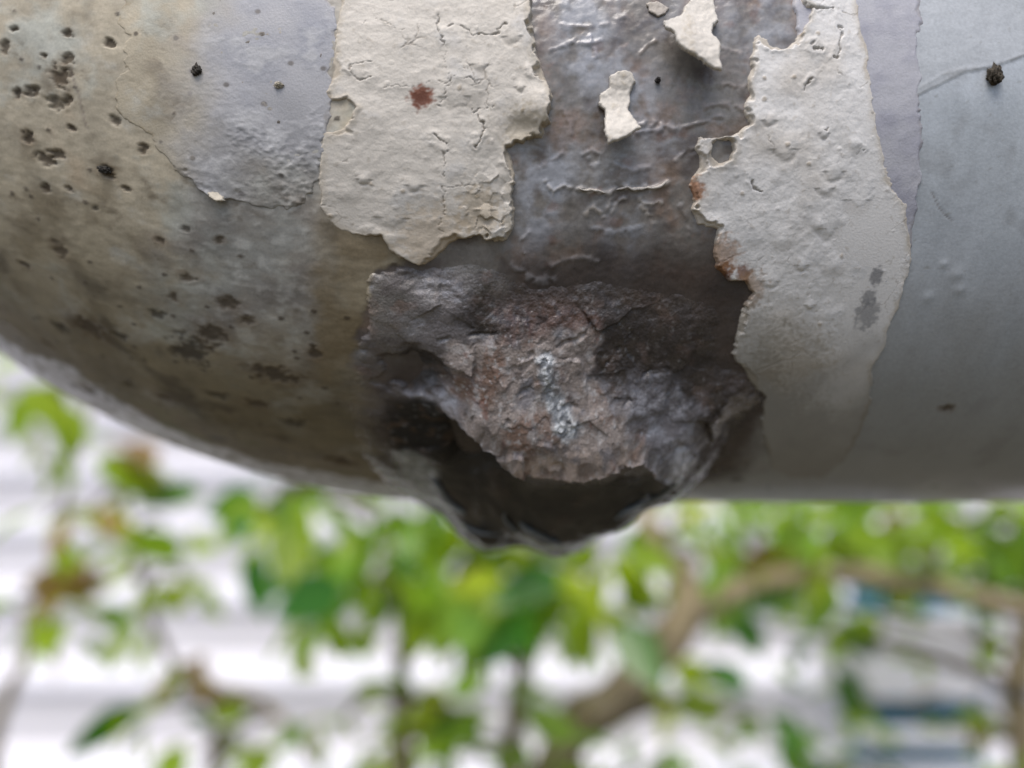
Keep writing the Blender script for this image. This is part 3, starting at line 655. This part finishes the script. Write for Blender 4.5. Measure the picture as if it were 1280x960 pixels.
lc = mix(lc, mix(lin(96, 72, 62), lin(60, 46, 42), sm(-.2, .4, n3)), rst * .75)
edge_ = region([(640,560),(700,560),(760,560),(815,560),(822,592),(770,586),(735,596),(690,598),(645,594)], 11, 1.0, 1.5, 424)
lc = mix(lc, lin(190, 172, 160), edge_ * sm(-.4, .4, n3) * .8)
blue = region([(780,490),(845,480),(880,530),(850,600),(825,620),(815,570),(790,530)], 7, 1.4, 2, 425)
lc = mix(lc, mix(lin(102, 101, 107), lin(146, 147, 154), sm(-.2, .5, n3 + .4 * n4)), blue * .65)
web = region([(842,552),(858,556),(862,580),(850,600),(832,622),(820,628),(822,606),(834,580)], 6, .7, 1.2, 454)
lc = mix(lc, lin(178, 178, 182), web * .9)
wv = region([(868,592),(910,566),(914,572),(880,600)], 2.5, .4, .5, 455); lc = mix(lc, lin(140, 140, 140), wv * .7)
nub = region([(885,535),(915,500),(955,495),(958,512),(930,530),(900,552)], 2.5, .8, 1, 426)
lc = mix(lc, lin(142, 134, 126), nub * .8)
lc = mix(lc, mix(lin(128, 134, 140), lin(214, 218, 220), sm(.35, .75, fdid)), crys * .85)
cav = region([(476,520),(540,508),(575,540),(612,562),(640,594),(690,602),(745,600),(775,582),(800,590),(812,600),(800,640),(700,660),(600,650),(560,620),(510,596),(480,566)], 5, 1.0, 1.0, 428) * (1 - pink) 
lc = mix(lc, mix(lin(22, 20, 18), lin(70, 54, 38), sm(.1, .6, n3 + .5 * n2)), np.maximum(cav, hol * .8) * .96)  # tar in the hollows, blackened further to put their shade into the colour
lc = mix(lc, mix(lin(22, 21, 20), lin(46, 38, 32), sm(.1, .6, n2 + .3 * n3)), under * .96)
foil = region([(490,575),(520,572),(545,600),(552,632),(530,622),(500,610)], 3, 1, 1.5, 429)
lc = mix(lc, mix(lin(120, 126, 122), lin(176, 180, 180), sm(-.2, .4, n3 + .5 * n4)), foil * .8)
lc = mix(lc, lin(186, 186, 186), sm(.5, .75, fbm(ls, lt, .9, 2, 433) + .35 * n2) * .55 * rock * (.35 + .65 * pink))
lc = mix(lc, lin(84, 78, 76), sm(.3, .6, fbm(ls, lt, 3.2, 4, 434)) * .5 * rock)
lr = np.clip(.42 + .2 * n3 + .1 * pink - .30 * under - .2 * blue - .25 * foil - .25 * web, .09, .9)
lr = lr + (.62 - lr) * np.maximum(cav, hol) * (1 - under)
lr = lr + (.13 - lr) * (1 - np.maximum(cav, hol)) * sm(.0, .3, fbm(ls, lt, 3.2, 4, 431) + .35 * n2 - .05) * rock
SKC, SKH, SKR = pipe_skin(ls, lt)
bl_ = sm(.2, 9.5, dl + 4.0 * n2 + 2.0 * n3)
lc = mix(SKC, lc, bl_)
k = dl > -.6
keep = k[:-1, :-1] & k[1:, :-1] & k[1:, 1:] & k[:-1, 1:]
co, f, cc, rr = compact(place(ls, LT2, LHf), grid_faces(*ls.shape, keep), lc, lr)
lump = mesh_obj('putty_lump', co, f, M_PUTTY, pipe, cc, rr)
M_RESIN = plain_material('clear_resin', lin(96, 102, 104), .05, .2, 300, 1.0)
_P = place(ls, LT2, LHf); _px = 640 + FPX * _P[..., 0] / _P[..., 1]; _py = 480 - FPX * _P[..., 2] / _P[..., 1]; _ok = dl > .3
def strand(pts, r):
    q = []
    for x, y in pts:
        e = np.where(_ok, (_px - x) ** 2 + (_py - y) ** 2, 1e9)
        i = np.argmin(np.where(e < max(9, e.min() * 1.3), _P[..., 1], 9)); p = _P.reshape(-1, 3)[i]
        q.append(p + np.array((0, -.0005, -.0002)))
    tube('resin_strand', q, [r * .3] + [r] * (len(q) - 2) + [r * .3], M_RESIN, lump, 8)
strand([(536, 598), (546, 608), (556, 622), (566, 634), (580, 642)], .0006)
strand([(630, 642), (632, 650), (638, 660), (648, 668)], .0004)
strand([(648, 654), (656, 662), (668, 668), (684, 676), (700, 682)], .0006)
strand([(770, 650), (784, 640), (800, 632), (816, 625), (830, 617), (846, 606)], .0006)
strand([(572, 652), (584, 662), (604, 668), (626, 670)], .0004)
lump['label'] = 'dark cracked putty lump with pinkish broken face and black tar underside'

# ------------------------------------------------------------------ a scrap of dirt stuck on the straight run
def clod(name, px, py, rx, ry, tone, label, cat, group=None, seed=1, hz=1.0):
    s0, t0 = at(px, py); n, m = 18, 26
    co = []; cl = []
    rng = np.random.RandomState(seed)
    for i in range(n + 1):
        for j in range(m):
            a = math.pi * i / n; b = 2 * math.pi * j / m
            u, v, w = math.sin(a) * math.cos(b), math.sin(a) * math.sin(b), math.cos(a)
            k = .8 + .75 * float(fbm(np.array([u * 2 + w * 3 + seed * 9]), np.array([v * 2 - w * 2]), 1.0, 4, seed, .65)[0])
            co.append((u * rx * k, v * ry * k, (w * .8 + .45) * hz * min(rx, ry) * k)); cl.append(1 + .5 * float(fbm(np.array([u * 3 + seed]), np.array([v * 3 + w * 3]), 1.0, 2, seed + 3)[0]))
    co = np.array(co); P = place(s0 + co[:, 0], t0 + co[:, 1], co[:, 2] + float(undulate(np.array([s0]), np.array([t0]))[0]))
    base = P.mean(0); f = []
    for i in range(n):
        for j in range(m): f.append((i * m + j, i * m + (j + 1) % m, (i + 1) * m + (j + 1) % m, (i + 1) * m + j))
    o = mesh_obj(name, P - base, f, M_PUTTY, None, np.array(cl)[:, None] * tone, np.full(len(P), .75))
    o.location = base
    return tag(o, label, cat, group)
def bits(): 
    o = clod('dirt_clod', 1241, 95, 1.35, 1.9, lin(74, 66, 54), 'dark brown dirt clod stuck on the smooth grey straight pipe run', 'dirt clod', seed=5, hz=1.1)
    clod('dirt_clod', 247, 89, .75, 1.0, lin(60, 55, 48), 'small dark dirt crumb on the pale grey coat of the elbow', 'dirt clod', seed=6)
    clod('dirt_clod', 349, 107, .7, .6, lin(176, 168, 150), 'small pale crumb on the grey coat beside the left cream patch', 'dirt clod', seed=8)
    clod('dirt_clod', 132, 212, 1.1, .7, lin(46, 42, 36), 'black dirt crumb under the thin scratch on the elbow', 'dirt clod', seed=9)
    clod('dirt_clod', 822, 101, .55, .6, lin(40, 36, 34), 'tiny black crumb on the bare strip between the two paint patches', 'dirt clod', seed=10)
bits()

# ------------------------------------------------------------------ white steps behind the garden
M_WHITE = plain_material('white_painted_concrete', lin(206, 204, 206), 0.7, 0.05, 3)
M_TREAD = plain_material('smooth_white_tread', lin(228, 227, 232), 0.55, 0.03, 3)  # paler than the risers' white: sky light on the treads put into the colour
def box_mesh(name, x0, x1, y0, y1, z0, z1, mat, parent=None, bev=0.008):
    x = [x0, x0 + bev, x1 - bev, x1]
    import bmesh
    bm = bmesh.new(); bmesh.ops.create_cube(bm, size=1)
    for v in bm.verts: v.co = ((x0 + x1) / 2 + v.co.x * (x1 - x0), (y0 + y1) / 2 + v.co.y * (y1 - y0), (z0 + z1) / 2 + v.co.z * (z1 - z0))
    if bev: bmesh.ops.bevel(bm, geom=bm.edges[:], offset=bev, segments=2, affect='EDGES')
    me = bpy.data.meshes.new(name); bm.to_mesh(me); bm.free(); me.materials.append(mat)
    o = bpy.data.objects.new(name, me); COL.objects.link(o)
    if parent: o.parent = parent; o.matrix_parent_inverse = parent.matrix_basis.inverted()
    return o
st = empty('staircase', (0, 1.6, -1)); tag(st, 'wide white concrete garden steps blurred behind the shrubs', 'staircase')
for k in range(-2, 16):
    y = 1.6 + .16 * k; z = -.62 + .13 * k
    r = box_mesh('step', -4, 4, y + .012, y + .22, -1.0 if k < 3 else z - .3, z - .03, M_WHITE, st, .004)
    box_mesh('tread', -4.01, 4.01, y, y + .172, z - .028, z, M_TREAD, r, .006)
wl_ = box_mesh('house_wall', -6, 6, 4.9, 5.1, -1, 4.0, M_WHITE); tag(wl_, 'plain white house wall at the top of the garden steps', 'wall')

# teal blue panels with white slats at the lower right
M_TEAL = plain_material('teal_panel', lin(70, 124, 146), 0.4, 0.15, 6)
def P3(x, y, Y): return ((x - 640) / FPX * Y, Y, (480 - y) / FPX * Y)
bl = empty('slatted_panel', P3(1150, 960, 1.45)); tag(bl, 'teal blue panel crossed by white slats at the lower right', 'panel')
a = P3(1035, 1040, 1.45); b = P3(1240, 735, 1.45)
box_mesh('backboard', a[0] + .06, b[0], 1.47, 1.50, a[2], b[2], M_TEAL, bl, .003)
for y0, y1, x0 in ((768, 872 , 1020), (912, 932, 1075), (958, 1000, 1040)):
    p = P3(x0, y1, 1.45); q = P3(1225, y0, 1.45)
    o = box_mesh('slat', p[0], q[0], 1.44, 1.465, p[2], q[2], M_TREAD, bl, .004)

# ------------------------------------------------------------------ shrubs
M_BARK = plain_material('bark', lin(146, 132, 106), 0.9, 0.35, 40)
M_TWIG = plain_material('twig', lin(98, 84, 64), 0.85, 0.25, 60)
LEAFM = {'fresh': plain_material('leaf_fresh', lin(148, 180, 50), .4, .12, 30, .5, .55, .012),
         'yellow': plain_material('leaf_young', lin(184, 206, 52), .4, .12, 30, .5, .55, .010),
         'mid': plain_material('leaf_mature', lin(128, 168, 60), .35, .12, 30, .5, .45, .012),
         'dark': plain_material('leaf_old', lin(70, 120, 40), .3, .12, 30, .5, .35, .012),
         'brown': plain_material('leaf_withered', lin(150, 126, 82), .6, .15, 30, .4, .4, .012)}
def leaf_mesh(name, mat, wd, bend, fold):
    n = 7; co = []; f = []
    for i in range(n + 1):
        u = i / n; w = wd * math.sin(math.pi * min(1, u ** .85)) ** .8 * (1 - .25 * u); w = max(w, .012)
        z = bend * (u - u * u * 1.6)
        co += [(u, -w / 2, z + fold * w), (u, 0, z), (u, w / 2, z + fold * w)]
    for i in range(n):
        for j in (0, 1): q = i * 3 + j; f.append((q, q + 3, q + 4, q + 1))
    me = bpy.data.meshes.new(name); me.from_pydata(co, [], f); me.materials.append(mat)
    me.polygons.foreach_set('use_smooth', np.ones(len(f), bool)); return me
LEAVES = {k: [leaf_mesh('leaf', m, w, b, fo) for w, b, fo in ((.55, .12, .15), (.48, .22, .22), (.62, .05, .1))] for k, m in LEAFM.items()}

def shrub(name, label, root_px, Y, stems, clusters, group=None, size=.068):
    base = Vector(P3(root_px, 960, Y)); base.z = -1.0
    root = empty(name, base); tag(root, label, 'shrub', group)
    nodes = []
    for st_ in stems:
        pts = [P3(x, y, yy) for x, y, yy, r in st_]; rad = [r for *_, r in st_]
        tube('branch', pts, rad, M_BARK, root, 10)
        for i in range(len(pts) - 1):
            for k in range(6): nodes.append(Vector(pts[i]).lerp(Vector(pts[i + 1]), k / 6))
    inv = Matrix.Translation(-base)
    for cx, cy, n, sp, kinds in clusters:
        yy = Y + random.uniform(-.16, .16)
        c = Vector(P3(cx, cy, yy)); near = min(nodes, key=lambda p: (p - c).length + max(0, p.z - c.z))
        mid = near.lerp(c, .5) + Vector((random.uniform(-.02, .02), random.uniform(-.03, .03), random.uniform(-.01, .03)))
        tube('twig', [near, mid, c], [.006, .0042, .0025], M_TWIG, root, 6)
        for i in range(int(n * (2.1 if cx > 420 and 600 < cy < 770 else 1.7) + .5)):
            kind = kinds[i % len(kinds)]
            p = c + Vector((random.gauss(0, 1), random.gauss(0, 1.3), random.gauss(0, .8))) * (sp * yy / FPX * 1.0)
            out = (p - c); out.z -= .012; out += Vector((random.uniform(-.02, .02), random.uniform(-.03, .03), -.01))
            me = random.choice(LEAVES[kind]); L = size * random.uniform(.5, 1.3)
            o = bpy.data.objects.new('leaf', me); COL.objects.link(o)
            q = out.normalized().to_track_quat('X', 'Z'); tw_ = Matrix.Rotation(random.uniform(-1.3, 1.3), 4, 'X')
            o.parent = root; o.matrix_parent_inverse = Matrix.Identity(4)
            o.matrix_basis = inv @ (Matrix.Translation(p) @ q.to_matrix().to_4x4() @ tw_ @ Matrix.Scale(L, 4))
    return root

F, Yw, Md, Dk, Br = ['fresh'], ['yellow', 'fresh'], ['mid', 'fresh'], ['dark', 'mid'], ['brown', 'fresh']
shrub('shrub', 'sparse shrub with yellow green and browning leaves at the far left', 60, 1.0,
      [[(-40, 1420, 1.0, .012), (-10, 960, 1.0, .009), (10, 870, 1.0, .008), (45, 800, 1.0, .006), (70, 700, 1.02, .004), (90, 560, 1.0, .003)],
       [(200, 1420, 1.05, .010), (268, 960, 1.05, .011), (262, 860, 1.05, .010), (215, 830, 1.05, .006), (180, 740, 1.0, .004), (150, 600, 1.0, .003)],
       [(262, 860, 1.05, .008), (330, 880, 1.0, .006), (400, 960, 1.0, .004)]],
      [(40, 560, 4, 30, F), (15, 500, 3, 20, F), (60, 650, 3, 25, Yw), (128, 575, 4, 18, Br), (205, 655, 5, 35, F), (165, 715, 5, 30, Br), (240, 720, 5, 35, F), (190, 745, 4, 30, F), (20, 745, 6, 28, Br), (65, 770, 4, 22, Md),
       (195, 885, 4, 18, ['dark', 'fresh', 'yellow']), (245, 945, 4, 22, F), (230, 850, 3, 16, Br), (345, 945, 4, 30, F), (395, 900, 3, 22, Md), (110, 640, 2, 18, Br), (60, 480, 4, 40, F), (140, 470, 4, 40, F)])
shrub('shrub', 'dense bright green shrub hanging behind the putty lump', 500, .95,
      [[(520, 1420, .98, .016), (505, 960, .9, .013), (500, 860, .9, .011), (502, 770, .9, .009), (480, 680, .96, .005), (440, 590, .95, .004)],
       [(620, 1420, 1.05, .02), (640, 960, 1.05, .016), (650, 850, 1.05, .012), (640, 760, 1.0, .008), (600, 660, 1.0, .005), (620, 560, 1.0, .004)]],
      [(318, 640, 5, 30, ['dark']), (345, 625, 4, 25, F), (395, 635, 6, 40, Yw), (395, 712, 4, 20, ['dark', 'mid']), (460, 640, 7, 35, Md), (430, 760, 5, 35, Md), (470, 720, 7, 40, ['mid', 'fresh', 'dark']), (520, 685, 8, 45, ['fresh', 'mid']), (570, 720, 7, 40, F), (600, 700, 7, 40, Md), (640, 690, 6, 28, Yw), (625, 650, 6, 30, F), (560, 650, 6, 40, Md),
       (670, 740, 5, 30, ['mid', 'dark']), (690, 790, 6, 32, ['mid', 'dark']), (740, 720, 8, 35, ['fresh', 'dark', 'yellow']), (755, 690, 6, 25, Yw), (615, 860, 7, 45, ['mid', 'dark']), (560, 800, 3, 35, F), (430, 900, 6, 40, F), (475, 935, 9, 45, ['mid', 'fresh', 'dark']), (545, 940, 5, 30, Yw), (640, 925, 7, 40, ['mid', 'brown', 'fresh']), (580, 890, 4, 30, Md), (500, 560, 6, 50, Md), (620, 540, 6, 50, Md)])
shrub('shrub', 'thick branched shrub with darker leaves at the right', 800, 1.05,
      [[(520, 1420, 1.0, .042), (690, 965, .9, .026), (770, 870, .9, .025), (850, 785, .9, .023), (858, 730, .92, .017), (815, 670, .95, .013), (790, 560, 1.05, .012)],
       [(850, 785, .9, .016), (930, 735, .93, .012), (1060, 718, .88, .011), (1160, 735, .86, .011), (1300, 765, .84, .011)],
       [(1330, 1420, 1.0, .03), (1285, 960, 1.0, .022), (1272, 860, 1.0, .018), (1290, 760, 1.0, .014), (1300, 600, 1.0, .012)]],
      [(870, 655, 9, 35, ['fresh', 'mid']), (920, 650, 9, 35, Md), (845, 690, 4, 25, Yw), (940, 690, 7, 35, ['mid', 'fresh']), (895, 735, 6, 25, ['dark', 'mid']), (1010, 655, 8, 35, Md), (1060, 690, 8, 35, ['fresh', 'brown', 'mid']), (1090, 655, 6, 35, F), (1130, 665, 6, 30, Br), (1180, 665, 8, 35, Md), (1230, 690, 8, 38, ['mid', 'dark']), (1260, 720, 5, 25, Dk), (1190, 720, 4, 25, ['mid']), (955, 785, 5, 22, F), (1012, 790, 5, 22, ['dark']), (1000, 740, 4, 20, Dk), (975, 905, 8, 32, ['dark', 'mid']), (955, 935, 7, 32, Dk), (1205, 655, 9, 30, Md), (1255, 680, 9, 28, ['mid']), (1150, 690, 6, 28, F), (1100, 640, 6, 28, Md), (1235, 640, 7, 30, F), (1090, 775, 3, 12, F), (1155, 822, 2, 10, F), (1062, 868, 2, 12, F), (1085, 945, 4, 20, F), (1225, 880, 4, 25, Br), (1240, 930, 4, 22, F), (780, 905, 6, 35, Md), (820, 830, 3, 15, Yw), (850, 940, 7, 35, ['fresh', 'mid']), (900, 870, 3, 18, F), (760, 780, 3, 16, F), (900, 560, 6, 50, Md), (1050, 560, 6, 50, Md), (1200, 580, 6, 50, Md)])
